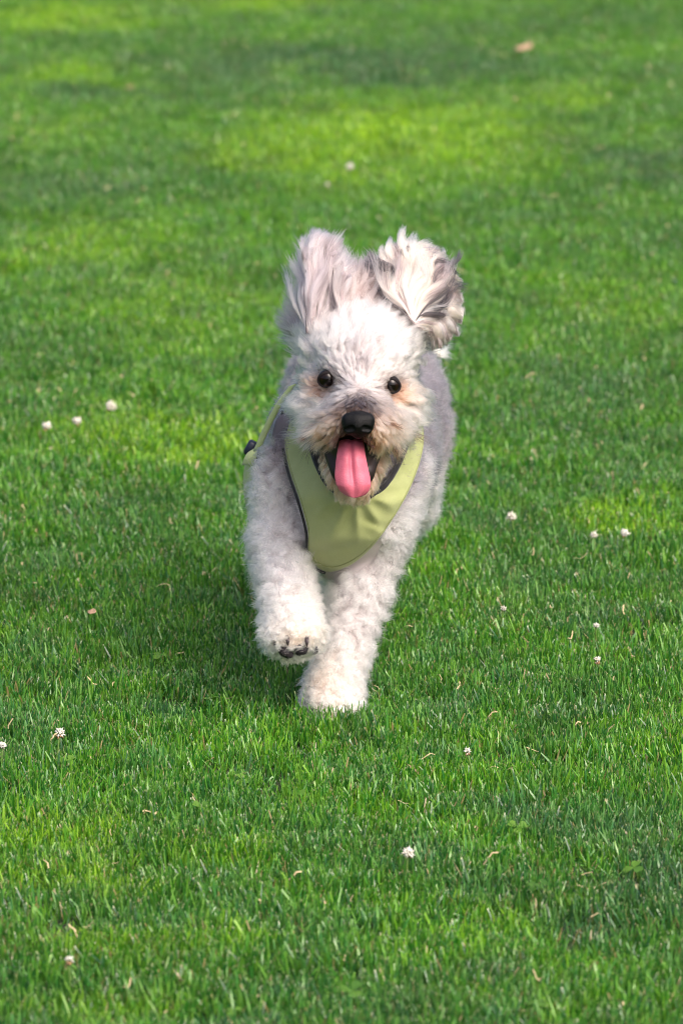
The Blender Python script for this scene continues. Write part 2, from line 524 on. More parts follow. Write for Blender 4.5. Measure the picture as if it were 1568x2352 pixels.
def sdf_mesh(prims, h, k, carve=None):
    lo, hi = [], []
    for p in prims:
        for c_, r_ in ((p[2], p[4]), (p[3], p[5])):
            if c_ is None: continue
            lo.append(c_ - r_); hi.append(c_ + r_)
    lo = np.min(lo, 0) - 5 * h; hi = np.max(hi, 0) + 5 * h
    n = np.ceil((hi - lo) / h).astype(int) + 1
    P = np.stack(np.meshgrid(*[lo[i] + h * np.arange(n[i]) for i in range(3)], indexing='ij'), -1)
    F = None
    for p in prims:
        d = prim_dist(p, P)
        F = d if F is None else smin(F, d, k)
    if carve is not None: F = carve(F, P)
    return surface_nets(F, lo, h)


GAPE = [('m', 'c', px(808, 1030, -0.015), px(806, 1034, -0.115), 0.013, 0.018),
        ('m', 'c', px(752, 1012, -0.050), px(780, 1075, -0.085), 0.0075, 0.0085),
        ('m', 'c', px(866, 1015, -0.050), px(840, 1072, -0.085), 0.0075, 0.0085)]


def gape(P):
    d = prim_dist(GAPE[0], P)
    for p in GAPE[1:]: d = np.minimum(d, prim_dist(p, P))
    return d


def carve_mouth(F, P):
    # open the mouth between the upper lips and the lower jaw
    return np.maximum(F, -(gape(P) + 0.0015))


BV, BF = sdf_mesh(PR, 0.0034, 0.014, carve_mouth)
# smooth a little
def laplace(V, F, it, lam=0.5):
    E = np.concatenate([F[:, [0, 1]], F[:, [1, 2]], F[:, [2, 3]], F[:, [3, 0]]])
    for _ in range(it):
        S = np.zeros_like(V); n = np.zeros(len(V))
        np.add.at(S, E[:, 0], V[E[:, 1]]); np.add.at(S, E[:, 1], V[E[:, 0]])
        np.add.at(n, E[:, 0], 1); np.add.at(n, E[:, 1], 1)
        V = V + lam * (S / n[:, None] - V)
    return V


BV = laplace(BV, BF, 2)

# landmarks
EYE_A, EYE_B = px(752, 869, -0.026), px(897, 883, -0.026)
NOSE = px(822, 972, -0.108)
FACE = px(826, 900, -0.050)
MOUTH = px(808, 1030, -0.070)
VIEW = np.array((0, CAM_Y, CAM_H))


def proj(P):
    """frame-like coordinates (across, down) measured on the dog, for laying out its coat pattern"""
    d = P - VIEW
    f = d[:, 1] * math.cos(PITCH) - d[:, 2] * math.sin(PITCH)
    up = d[:, 1] * math.sin(PITCH) + d[:, 2] * math.cos(PITCH)
    return 784 + d[:, 0] / f / K, 1176 - up / f / K


def tag_dists(P):
    D = {}
    for p in PR:
        d = prim_dist(p, P)
        D[p[0]] = d if p[0] not in D else np.minimum(D[p[0]], d)
    return D


def weights(P):
    D = tag_dists(P)
    M = np.stack([D[t] for t in TAGS], 1)
    M = M - M.min(1, keepdims=True)
    W = np.exp(-M / 0.006)
    W /= W.sum(1, keepdims=True)
    return {t: W[:, i] for i, t in enumerate(TAGS)}


def lerp(a, b, f):
    return a * (1 - f[:, None]) + b * f[:, None]


C_ = lambda *c: np.array(c, float)
WHITE, CREAM = C_(0.615, 0.553, 0.550), C_(0.60, 0.50, 0.435)
GREY, LILAC = C_(0.110, 0.098, 0.116), C_(0.27, 0.235, 0.255)
TAUPE, ORANGE = C_(0.25, 0.185, 0.17), C_(0.46, 0.185, 0.075)
DARK, TAN = C_(0.022, 0.019, 0.023), C_(0.42, 0.215, 0.10)
LEGW = C_(0.655, 0.585, 0.575)


def gauss(P, c, r):
    return np.exp(-np.sum(((P - c) / np.asarray(r)) ** 2, -1))


def coat_colour(P, W):
    n1 = vnoise(P, 55, 1); n2 = vnoise(P, 18, 2); n3 = vnoise(P, 110, 3)
    u, v = proj(P)
    c = np.zeros((len(P), 3)) + WHITE
    # trunk grey
    trunk = W['torso'] + W['neck']
    g = lerp(np.broadcast_to(GREY, c.shape), LILAC, np.clip(0.25 + 0.5 * n1 + 0.3 * n3, 0, 0.6))
    c = lerp(c, g, np.clip(trunk * 1.3, 0, 1))
    c = lerp(c, C_(0.30, 0.23, 0.22), np.clip(W['neck'] * 1.3, 0, 1) * smooth01(v, 800, 740))
    brisket = trunk * smooth01(v + 30 * n2, 1110, 1190) * (P[:, 1] < 0.19)
    c = lerp(c, LEGW, np.clip(brisket, 0, 1))
    # forelegs: grey shoulder running into white
    for L, P_ in (('leg_a', 'paw_a'), ('leg_b', 'paw_b')):
        top = smooth01(v + 40 * n2, 1130, 1000) if L == 'leg_a' else smooth01(v + 40 * n2, 1090, 990)
        lc = lerp(np.broadcast_to(LEGW, c.shape), C_(0.47, 0.395, 0.40), np.clip(0.4 * n1 + 0.35 * n2, 0, 0.7))
        lc = lerp(lc, g * 1.15, top)
        c = lerp(c, lc, np.clip(W[L] * 1.2, 0, 1))
        c = lerp(c, np.broadcast_to(C_(0.66, 0.60, 0.555), c.shape), np.clip(W[P_] * 1.2, 0, 1))
    tanp = gauss(P, px(728, 1560, -0.01), (0.018, 0.05, 0.022)) * (W['paw_b'] + W['leg_b'])
    c = lerp(c, C_(0.72, 0.50, 0.38), np.clip(tanp * 0.75, 0, 0.8))
    tanp = gauss(P, px(690, 1462, -0.08), (0.02, 0.03, 0.010)) * W['paw_a']
    c = lerp(c, C_(0.72, 0.56, 0.43), np.clip(tanp * 0.8, 0, 0.8))
    hind = W['hind_a'] + W['hind_b']
    hc = lerp(g, LEGW, smooth01(v + 30 * n2, 1010, 1120))
    c = lerp(c, hc, np.clip(hind * 1.2, 0, 1))
    c = lerp(c, np.broadcast_to(C_(0.86, 0.82, 0.74), c.shape), np.clip(W['tail'] * 1.2, 0, 1))
    # head
    hd = np.clip((W['head'] + W['muzzle'] + W['jaw']) * 1.3, 0, 1)
    hcol = lerp(np.broadcast_to(WHITE, c.shape), CREAM, np.clip(0.3 + 0.5 * n2, 0, 0.6))
    side = smooth01(np.abs(u - 826), 110, 165)
    hcol = lerp(hcol, C_(0.43, 0.37, 0.385), np.clip(side * (0.35 + 0.5 * n1), 0, 0.6) * smooth01(v, 960, 880))
    back = smooth01(P[:, 1], 0.035, 0.075)
    hcol = lerp(hcol, C_(0.50, 0.42, 0.415), back * 0.85)
    fore = gauss(P, px(834, 835, -0.04), (0.017, 0.04, 0.020))
    hcol = lerp(hcol, LILAC * 0.7, np.clip(fore * 0.7, 0, 0.7))
    hcol = lerp(hcol, C_(0.60, 0.50, 0.46), np.clip(gauss(P, FACE, (0.022, 0.05, 0.018)) * 0.5, 0, 0.5))
    for E, sgn in ((EYE_A, -1), (EYE_B, 1)):
        o = gauss(P, E + np.array((sgn * 0.009, 0.0, -0.0105)), (0.0140, 0.03, 0.0105))
        hcol = lerp(hcol, ORANGE, np.clip(o * 1.25 + 0.35 * n1 * o, 0, 0.72))
        o = gauss(P, E + np.array((-sgn * 0.012, 0, -0.006)), (0.008, 0.03, 0.012))
        hcol = lerp(hcol, C_(0.05, 0.03, 0.028), np.clip(o * 1.2, 0, 0.92))
        o = gauss(P, E, (0.0135, 0.03, 0.0115))
        hcol = lerp(hcol, C_(0.04, 0.025, 0.022), np.clip(o * 1.1, 0, 0.85))
    br = gauss(P, px(823, 940, -0.092), (0.019, 0.045, 0.0135))
    hcol = lerp(hcol, C_(0.045, 0.039, 0.046), np.clip(br * 1.9 + 0.4 * n1 * br, 0, 0.98))
    br = gauss(P, px(822, 952, -0.10), (0.027, 0.03, 0.010))
    hcol = lerp(hcol, DARK, np.clip(br * 1.5, 0, 0.98))
    lipz = gauss(P, px(808, 1006, -0.075), (0.038, 0.055, 0.020))
    hcol = lerp(hcol, TAN, np.clip(lipz * 2.0 + 0.6 * n1 * lipz, 0, 0.95))
    hcol = lerp(hcol, C_(0.42, 0.245, 0.155), np.clip(W['jaw'] * (1.1 + 0.4 * n1), 0, 0.95))
    mo_ = gape(P)
    hcol = lerp(hcol, C_(0.035, 0.018, 0.014), np.clip(1.2 * np.exp(-(np.maximum(mo_, 0) / 0.0085) ** 2) + 0.3 * n3, 0, 0.95) * (mo_ < 0.02) * smooth01(v, 1092, 1060))
    c = lerp(c, hcol, hd)
    return np.clip(c, 0.01, 0.92)


def skin_mat():
    m, t, b = new_mat('dog_skin')
    a = N(t, 'ShaderNodeAttribute', attribute_name='coat')
    t.links.new(a.outputs['Color'], b.inputs['Base Color'])
    b.inputs['Roughness'].default_value = 0.9; b.inputs['Specular IOR Level'].default_value = 0.1
    return m


SKIN = skin_mat()
foot = px(763, 1620, -0.005)
dog = empty('dog', (float(foot[0]), float(foot[1]), 0.0))
tag(dog, 'small fluffy white and grey dog running towards the camera, ears flying, tongue out', 'dog')
INV = np.array(dog.location)


def dog_part(name, V, F, mat, parent=None, smooth=True):
    o = mesh_obj(name, np.asarray(V) - INV, F, mat, dog if parent is None else parent, smooth)
    return o


body = dog_part('body', BV, BF, SKIN)
W0 = weights(BV)
cc = coat_colour(BV, W0) * 0.85
at = body.data.attributes.new('coat', 'FLOAT_COLOR', 'POINT')
at.data.foreach_set('color', np.concatenate([cc, np.ones((len(cc), 1))], 1).astype(np.float32).ravel())

# ------------------------------------------------------------------ harness
def catmull(pts, n):
    pts = np.array(pts, float)
    d = np.concatenate([[0], np.cumsum(np.linalg.norm(np.diff(pts[:, :2], axis=0), axis=1))]); d /= d[-1]
    s = np.linspace(0, 1, n)
    P = np.concatenate([[2 * pts[0] - pts[1]], pts, [2 * pts[-1] - pts[-2]]])
    out = []
    for t in s:
        i = min(max(np.searchsorted(d, t, side='right') - 1, 0), len(pts) - 2)
        f = (t - d[i]) / (d[i + 1] - d[i])
        a, b, c, e = P[i:i + 4]
        out.append(0.5 * ((2 * b) + (-a + c) * f + (2 * a - 5 * b + 4 * c - e) * f * f + (-a + 3 * b - 3 * c + e) * f ** 3))
    return np.array(out)


def fabric(name, c1, c2, weave=900.0):
    m, t, b = new_mat(name)
    geo = N(t, 'ShaderNodeTexCoord').outputs['Object']
    n1 = N(t, 'ShaderNodeTexNoise'); n1.inputs['Scale'].default_value = 45; n1.inputs['Detail'].default_value = 5
    t.links.new(geo, n1.inputs['Vector'])
    n2 = N(t, 'ShaderNodeTexNoise'); n2.inputs['Scale'].default_value = weave; n2.inputs['Detail'].default_value = 1
    t.links.new(geo, n2.inputs['Vector'])
    c = mixrgb(t, maprange(t, n1.outputs[0], 0.3, 0.7), c1, c2)
    c = mixrgb(t, maprange(t, n2.outputs[0], 0.35, 0.65, 0.0, 0.16), c, tuple(x * 0.5 for x in c1))
    t.links.new(c, b.inputs['Base Color'])
    b.inputs['Roughness'].default_value = 0.75; b.inputs['Sheen Weight'].default_value = 0.25
    b.inputs['Specular IOR Level'].default_value = 0.25
    bp = N(t, 'ShaderNodeBump'); bp.inputs['Strength'].default_value = 0.35; bp.inputs['Distance'].default_value = 0.0006
    t.links.new(n2.outputs[0], bp.inputs['Height']); t.links.new(bp.outputs[0], b.inputs['Normal'])
    return m


LIME = fabric('lime_fabric', (0.335, 0.37, 0.145), (0.375, 0.41, 0.175))
STRAPM = fabric('lime_webbing', (0.50, 0.58, 0.26), (0.55, 0.63, 0.30))
BLACKM = fabric('black_binding', (0.012, 0.012, 0.014), (0.02, 0.02, 0.022))
BUCKM, _t, _b = new_mat('navy_plastic')
_b.inputs['Base Color'].default_value = (0.012, 0.016, 0.035, 1); _b.inputs['Roughness'].default_value = 0.35

outer = catmull([(662, 905), (648, 965), (652, 1025), (664, 1085), (688, 1155), (706, 1225), (708, 1284), (748, 1316), (800, 1303), (852, 1262), (900, 1198), (940, 1128), (966, 1058), (974, 1000), (962, 940)], 90)
inner = catmull([(700, 905), (706, 965), (716, 1030), (736, 1085), (762, 1122), (815, 1150), (876, 1122), (908, 1078), (928, 1034), (939, 1000), (942, 940)], 90)


def vest_depth(u, v):
    y0 = np.interp(v, [900, 1000, 1147, 1240, 1300, 1320], [0.055, 0.018, -0.030, -0.014, 0.020, 0.040])
    du = (u - 812) / 160
    return y0 + 0.068 * np.abs(du) ** 2.2


NT = 22
VV = []
for i in range(90):
    for j in range(NT):
        t = j / (NT - 1)
        p = inner[i] * (1 - t) + outer[i] * t
        u, v = p[0], p[1]
        y = vest_depth(u, v)
        # folds radiating from the bottom of the neck opening, and sag lines
        ang = math.atan2(v - 1120, u - 815); rr = math.hypot(u - 815, v - 1120)
        amp = 0.0042 * math.exp(-((rr - 75) / 55) ** 2) * (1 - abs(2 * t - 0.8) ** 3)
        y -= amp * (1 - 2 * abs(math.sin(ang * 6.0 + 0.4)) ** 0.7) * (0.5 + 0.5 * math.cos(ang - 1.1))
        y -= 0.0036 * math.exp(-((v - (1195 + 0.45 * (u - 815))) / 9) ** 2) * smooth01(np.array(u), 820, 860) * smooth01(np.array(u), 935, 890)
        y += 0.0040 * math.exp(-((v - (1180 + 0.52 * (u - 815))) / 7) ** 2) * smooth01(np.array(u), 822, 850) * smooth01(np.array(u), 925, 880)
        y += 0.0022 * math.exp(-((v - (1265 - 0.22 * (u - 760))) / 8) ** 2) * smooth01(np.array(u), 715, 740) * smooth01(np.array(u), 850, 800)
        y -= 0.0020 * math.sin(v * 0.045 + u * 0.02) * t * (1 - t) * 3
        y += 0.004 * max(0, (t - 0.85) / 0.15) ** 2 + 0.004 * max(0, (0.12 - t) / 0.12) ** 2     # rolled hem
        VV.append(px(u, v, float(y)))
VV = np.array(VV)
VF = [(i * NT + j, i * NT + j + 1, (i + 1) * NT + j + 1, (i + 1) * NT + j) for i in range(89) for j in range(NT - 1)]
harness = dog_part('harness', VV, VF, LIME)
harness['label'] = 'pale lime green fabric chest harness with black edging worn by the dog'
so = harness.modifiers.new('thick', 'SOLIDIFY'); so.thickness = 0.004; so.offset = -1
sb = harness.modifiers.new('sub', 'SUBSURF'); sb.levels = 1; sb.render_levels = 1
vest_bvh = BVHTree.FromPolygons([tuple(v) for v in VV], VF)


def tube(pts, rad, n=8):
    pts = np.array(pts); V, F = [], []
    T = unit(np.gradient(pts, axis=0))
    ref = np.array((0.3, 1.0, 0.2))
    for i, p in enumerate(pts):
        a = unit(np.cross(T[i], ref)); b = np.cross(T[i], a)
        r = rad[i] if hasattr(rad, '__len__') else rad
        for k in range(n):
            th = 2 * math.pi * k / n
            V.append(p + r * (a * math.cos(th) + b * math.sin(th)))
    for i in range(len(pts) - 1):
        for k in range(n):
            F.append((i * n + k, i * n + (k + 1) % n, (i + 1) * n + (k + 1) % n, (i + 1) * n + k))
    F.append(tuple(range(n))[::-1]); F.append(tuple((len(pts) - 1) * n + k for k in range(n)))
    return np.array(V), F


grid = VV.reshape(90, NT, 3)
V, F = tube(grid[:, 0] + (0, -0.001, 0), 0.0030); dog_part('neck_binding', V, F, BLACKM, harness)
V, F = tube(grid[4:44, -1] + (0, 0.0, 0) + np.array((-0.0012, 0, 0)), 0.0015); dog_part('armhole_binding', V, F, BLACKM, harness)


SEAMM = fabric('seam_thread', (0.22, 0.25, 0.08), (0.25, 0.28, 0.10))
V, F = tube((0.75 * grid[3:87, -3] + 0.25 * grid[3:87, -2]) + (0, -0.0004, 0), 0.0006, 6); dog_part('seam', V, F, SEAMM, harness)


def ribbon(pts, half, nrm, thick=0.0022):
    """a flat strap: centre points, half width vectors per point and an outward direction"""
    pts = np.array(pts); half = np.array(half); nrm = unit(np.array(nrm))
    V, F = [], []
    for p, hf, n in zip(pts, half, nrm):
        V += [p - hf, p - hf * 0.9 + n * thick * 0.5, p + hf * 0.9 + n * thick * 0.5, p + hf, p + hf * 0.9 - n * thick * 0.5, p - hf * 0.9 - n * thick * 0.5]
    for i in range(len(pts) - 1):
        for k in range(6):
            F.append((i * 6 + k, i * 6 + (k + 1) % 6, (i + 1) * 6 + (k + 1) % 6, (i + 1) * 6 + k))
    F.append((5, 4, 3, 2, 1, 0)); b = (len(pts) - 1) * 6; F.append(tuple(b + k for k in range(6)))
    return np.array(V), F


# shoulder strap running from the neck down the dog's flank to the side buckle
sp = catmull([(672, 885, 0.060), (645, 922, 0.070), (624, 960, 0.084), (606, 998, 0.098), (590, 1034, 0.110)], 24)
ctr = np.array([px(*p) for p in sp]); out = np.tile(np.array((-0.8, -0.6, 0.25)), (24, 1))
V, F = ribbon(ctr, np.tile(np.array((0.0036, -0.003, 0.002)), (24, 1)), out); dog_part('strap', V, F, STRAPM, harness)
# girth strap below the buckle
sp = catmull([(588, 1040, 0.130), (577, 1060, 0.132), (572, 1110, 0.136), (578, 1165, 0.145), (596, 1230, 0.170), (660, 1290, 0.180), (760, 1310, 0.185)], 30)
ctr = np.array([px(*p) for p in sp]); out = unit(ctr - px(806, 1060, 0.19))
V, F = ribbon(ctr, np.tile(np.array((0.0058, -0.0065, 0.0)), (30, 1)), out); dog_part('strap', V, F, STRAPM, harness)
# folded end of the strap through the slider
sp = catmull([(594, 1028, 0.122), (583, 1040, 0.119), (575, 1054, 0.120), (571, 1068, 0.124)], 10)
ctr = np.array([px(*p) for p in sp]); out = np.tile(np.array((-0.7, -0.7, 0.1)), (10, 1))
V, F = ribbon(ctr, np.tile(np.array((0.0060, -0.005, 0.001)), (10, 1)), out, 0.004); dog_part('strap', V, F, STRAPM, harness)
# buckle: two prongs and a body
def rounded_box(c, sx, sy, sz, rot):
    V, F = [], []
    for z, k in ((-1, 0.75), (-0.7, 1), (0.7, 1), (1, 0.75)):
        for th in np.linspace(0, 2 * math.pi, 12, endpoint=False):
            ca, sa = math.cos(th), math.sin(th)
            V.append((sx * k * np.sign(ca) * abs(ca) ** 0.5, sy * k * np.sign(sa) * abs(sa) ** 0.5, sz * z))
    for i in range(3):
        for k in range(12):
            F.append((i * 12 + k, i * 12 + (k + 1) % 12, (i + 1) * 12 + (k + 1) % 12, (i + 1) * 12 + k))
    F.append(tuple(range(12))[::-1]); F.append(tuple(36 + k for k in range(12)))
    ca, sa = math.cos(rot), math.sin(rot)
    V = np.array(V); V = np.stack([V[:, 0] * ca + V[:, 2] * sa, V[:, 1], -V[:, 0] * sa + V[:, 2] * ca], 1)
    return V + c, F
for (u, v, y, sx, sz, rot) in ((577, 1030, 0.128, 0.006, 0.008, 0.5), (598, 1050, 0.118, 0.0045, 0.012, 0.15), (594, 1080, 0.120, 0.004, 0.010, 0.0)):
    V, F = rounded_box(px(u, v, y), sx, 0.006, sz, rot); dog_part('buckle', V, F, BUCKM, harness)

# ------------------------------------------------------------------ face parts
def uv_ball(c, r, nu=24, nv=16):
    V, F = [], []
    for i in range(nv + 1):
        ph = math.pi * i / nv
        for k in range(nu):
            th = 2 * math.pi * k / nu
            V.append(c + np.array((math.sin(ph) * math.cos(th), math.sin(ph) * math.sin(th), math.cos(ph))) * r)
    for i in range(nv):
        for k in range(nu):
            F.append((i * nu + k, (i + 1) * nu + k, (i + 1) * nu + (k + 1) % nu, i * nu + (k + 1) % nu))
    return np.array(V), F


EYEM, t, b = new_mat('eye_dark_brown')
b.inputs['Base Color'].default_value = (0.008, 0.004, 0.003, 1); b.inputs['Roughness'].default_value = 0.05; b.inputs['Specular IOR Level'].default_value = 0.35
geo = N(t, 'ShaderNodeTexCoord').outputs['Generated']
ds = N(t, 'ShaderNodeVectorMath', operation='DISTANCE'); ds.inputs[1].default_value = (0.5, 0.0, 0.45); t.links.new(geo, ds.inputs[0])
rp = N(t, 'ShaderNodeValToRGB'); e = rp.color_ramp.elements
e[0].position = 0.24; e[0].color = (0.003, 0.002, 0.002, 1); e[1].position = 0.30; e[1].color = (0.012, 0.005, 0.003, 1)
e.new(0.42).color = (0.010, 0.005, 0.003, 1); e.new(0.47).color = (0.006, 0.004, 0.004, 1)
t.links.new(ds.outputs['Value'], rp.inputs[0]); t.links.new(rp.outputs[0], b.inputs['Base Color'])
RIMM, t, b = new_mat('eyelid_black')
b.inputs['Base Color'].default_value = (0.012, 0.009, 0.010, 1); b.inputs['Roughness'].default_value = 0.75; b.inputs['Specular IOR Level'].default_value = 0.2
for E, sgn in ((EYE_A, -1), (EYE_B, 1)):
    V, F = uv_ball(E, np.array((0.0096, 0.0096, 0.0096)))
    eye = dog_part('eye', V, F, EYEM)
    # eyelid rim, an almond ring hugging the eyeball
    ring, rr_ = [], []
    for th in np.linspace(0, 2 * math.pi, 41):
        cx, sz = math.cos(th), math.sin(th)
        inner_ = max(0.0, -sgn * cx) ** 3
        x, z = 0.0094 * cx - sgn * 0.0034 * inner_, 0.0076 * sz - 0.0010 * sgn * cx - 0.0014 * inner_
        y = -math.sqrt(max(0.0104 ** 2 - x * x - z * z, 4e-6))
        ring.append(E + np.array((x, y * 0.78 - 0.0012 * inner_, z - (0.0006 if sz > 0 else 0))))
        rr_.append(0.0013 + 0.0007 * max(0.0, sz))
    V, F = tube(ring, rr_, 8); dog_part('eyelid', V, F, RIMM, eye)

# nose, with carved nostrils
NP = []
def ncone(a, ra, b, rb): NP.append(('n', 'c', NOSE + np.array(a), NOSE + np.array(b), ra, rb))
ncone((-0.0085, -0.004, 0.0035), 0.0082, (0.0085, -0.004, 0.0035), 0.0082)
ncone((-0.0070, -0.005, -0.0030), 0.0080, (0.0070, -0.005, -0.0030), 0.0080)
ncone((0, -0.006, 0.000), 0.0090, (0, -0.004, -0.0095), 0.0056)
ncone((0, 0.010, 0.002), 0.0120, (0, -0.004, 0.002), 0.0100)
def nostrils(F, P):
    for s in (-1, 1):
        d = prim_dist(('x', 'c', NOSE + np.array((s * 0.0072, -0.0155, -0.0030)), NOSE + np.array((s * 0.0150, -0.0105, -0.0052)), 0.0044, 0.0022), P)
        F = np.maximum(F, -d)
    d = prim_dist(('x', 'c', NOSE + np.array((0, -0.0168, -0.003)), NOSE + np.array((0, -0.012, -0.014)), 0.0009, 0.0009), P)
    return np.maximum(F, -d)
V, F = sdf_mesh(NP, 0.0007, 0.004, nostrils)
V = laplace(V, F, 2)
NOSEM, t, b = new_mat('wet_black_nose')
b.inputs['Base Color'].default_value = (0.003, 0.003, 0.0035, 1); b.inputs['Roughness'].default_value = 0.45; b.inputs['Specular IOR Level'].default_value = 0.2
vo = N(t, 'ShaderNodeTexVoronoi'); vo.inputs['Scale'].default_value = 900
t.links.new(N(t, 'ShaderNodeTexCoord').outputs['Object'], vo.inputs['Vector'])
bp = N(t, 'ShaderNodeBump'); bp.inputs['Strength'].default_value = 0.9; bp.inputs['Distance'].default_value = 0.0005
t.links.new(vo.outputs[0], bp.inputs['Height']); t.links.new(bp.outputs[0], b.inputs['Normal'])
dog_part('nose', V, F, NOSEM)

# mouth lining, dark lips and tongue
LIPM, t, b = new_mat('mouth_lining')
b.inputs['Base Color'].default_value = (0.016, 0.007, 0.007, 1); b.inputs['Roughness'].default_value = 0.55
MP = [('m', 'c', px(808, 1028, 0.000), px(806, 1030, -0.060), 0.020, 0.020),
      ('m', 'c', px(752, 1010, -0.042), px(779, 1082, -0.070), 0.0085, 0.0090),
      ('m', 'c', px(866, 1014, -0.042), px(841, 1080, -0.070), 0.0085, 0.0090),
      ('m', 'c', px(790, 1095, -0.070), px(835, 1095, -0.070), 0.009, 0.009)]
V, F = sdf_mesh(MP, 0.0016, 0.006); dog_part('mouth', laplace(V, F, 2), F, LIPM)

TONM, t, b = new_mat('pink_tongue')
tc = N(t, 'ShaderNodeTexCoord').outputs['Object']
n1 = N(t, 'ShaderNodeTexNoise'); n1.inputs['Scale'].default_value = 120; n1.inputs['Detail'].default_value = 4; t.links.new(tc, n1.inputs['Vector'])
n2 = N(t, 'ShaderNodeTexNoise'); n2.inputs['Scale'].default_value = 800; t.links.new(tc, n2.inputs['Vector'])
t.links.new(mixrgb(t, n1.outputs[0], (0.48, 0.085, 0.135), (0.64, 0.165, 0.235)), b.inputs['Base Color'])
b.inputs['Roughness'].default_value = 0.44; b.inputs['Subsurface Weight'].default_value = 0.25
b.inputs['Subsurface Radius'].default_value = (0.008, 0.003, 0.002); b.inputs['Subsurface Scale'].default_value = 0.6
bp = N(t, 'ShaderNodeBump'); bp.inputs['Strength'].default_value = 0.7; bp.inputs['Distance'].default_value = 0.0008
t.links.new(n2.outputs[0], bp.inputs['Height']); t.links.new(bp.outputs[0], b.inputs['Normal'])
tl = catmull([(808, 1000, -0.050), (807, 1012, -0.080), (806, 1045, -0.096), (808, 1085, -0.103), (812, 1116, -0.107), (815, 1145, -0.104)], 30)
hw = np.interp(np.linspace(0, 1, 30), [0, 0.15, 0.45, 0.65, 0.8, 0.9, 0.96, 1.0], [28, 31, 38.5, 43, 42, 36, 28, 14])
V, F = [], []
NC = 15
for i in range(30):
    for j in range(NC):
        s = j / (NC - 1) * 2 - 1
        f = i / 29
        y = tl[i][2] + 0.010 * abs(s) ** 2.5 * (1 - 0.4 * f)          # edges roll back
        y += (0.0034 * (1 - smooth01(np.array(f), 0.62, 0.95))) * math.exp(-(s / 0.10) ** 2)   # median groove
        y -= 0.0015 * math.exp(-((abs(s) - 0.45) / 0.3) ** 2)
        V.append(px(tl[i][0] + s * hw[i], tl[i][1] + 3 * s * s * (-1 if f > 0.8 else 0), y))
for i in range(29):
    for j in range(NC - 1):
        F.append((i * NC + j, (i + 1) * NC + j, (i + 1) * NC + j + 1, i * NC + j + 1))
tongue = dog_part('tongue', V, F, TONM)
so = tongue.modifiers.new('thick', 'SOLIDIFY'); so.thickness = 0.0042; so.offset = -1
sb = tongue.modifiers.new('sub', 'SUBSURF'); sb.levels = 1; sb.render_levels = 2
# small lower teeth beside the tongue
TOOM, t, b = new_mat('tooth_ivory')
b.inputs['Base Color'].default_value = (0.55, 0.47, 0.33, 1); b.inputs['Roughness'].default_value = 0.3
for (u, v, y, hh) in ((771, 1020, -0.070, 0.006), (846, 1021, -0.070, 0.006)):
    p = px(u, v, y)
    V, F = tube([p + (0, 0, 0.001), p + (0, -0.0005, -hh * 0.5), p + (0, -0.001, -hh)], [0.0019, 0.0015, 0.0004], 8)
    dog_part('tooth', V, F, TOOM)

# pads and claws of the lifted paw
PADM, t, b = new_mat('paw_pad')
b.inputs['Base Color'].default_value = (0.016, 0.011, 0.015, 1); b.inputs['Roughness'].default_value = 0.75
for (u, v, y, rx, rz, rot) in ((657, 1496, -0.084, 0.0090, 0.0062, 0.55), (690, 1491, -0.085, 0.0076, 0.0068, -0.1), (721, 1489, -0.075, 0.0044, 0.0066, -0.35), (634, 1482, -0.075, 0.0030, 0.0056, 0.35)):
    V, F = uv_ball(np.zeros(3), np.array((rx, 0.0065, rz)), 14, 10)
    n = vnoise(V, 420, int(u))[:, None] * 0.0011
    V = V + unit(V) * n
    ca, sa = math.cos(rot), math.sin(rot)
    V = np.stack([V[:, 0] * ca + V[:, 2] * sa, V[:, 1], -V[:, 0] * sa + V[:, 2] * ca], 1)
    dog_part('paw_pad', V + px(u, v, y - 0.0015), F, PADM)
CLAWM, t, b = new_mat('claw_horn')
b.inputs['Base Color'].default_value = (0.035, 0.022, 0.024, 1); b.inputs['Roughness'].default_value = 0.35
for (u, v, y, l) in ((660, 1470, -0.088, 0.008), (704, 1472, -0.088, 0.008), (631, 1476, -0.080, 0.006)):
    p = px(u, v, y)
    V, F = tube([p + (0, 0.006, 0.004), p + (0, 0.0, 0.003), p + (0.0003, -0.005, 0.000), p + (0.0005, -0.007, -0.004)], [0.0024, 0.0025, 0.0021, 0.0005], 8)
    dog_part('claw', V, F, CLAWM)

# ------------------------------------------------------------------ ears
EARM, t, b = new_mat('ear_skin')
b.inputs['Base Color'].default_value = (0.34, 0.27, 0.27, 1); b.inputs['Roughness'].default_value = 0.8


def ear_a(s, t):
    """left of the picture: an upright cupped flap, s across, t from base to tip"""
    u0, v0 = 704 + 80 * s, 766 - 14 * s
    u1, v1 = 704 + 84 * s, 618 - 26 * math.sin(math.pi * min(1, s * 1.05)) + 8 * s
    u = u0 + (u1 - u0) * t; v = v0 + (v1 - v0) * t
    y = 0.040 + 0.030 * t + 0.030 * (1 - (2 * s - 1) ** 2) * (0.4 + 0.6 * t) - 0.012
    return px(u, v, y)


def ear_b(s, t):
    """right of the picture: a flap thrown open like a shell"""
    ang = R(124 - 141 * s)
    rr = 3 + t * 0.60 * float(np.interp(s, [0, 0.22, 0.45, 0.67, 0.9, 1.0], [190, 222, 204, 148, 106, 96]))
    u = 944 + 10 * s + rr * math.cos(ang); v = 738 + 14 * s - rr * math.sin(ang)
    y = 0.036 + 0.030 * t + 0.026 * math.sin(math.pi * s) * t
    return px(u, v, y)


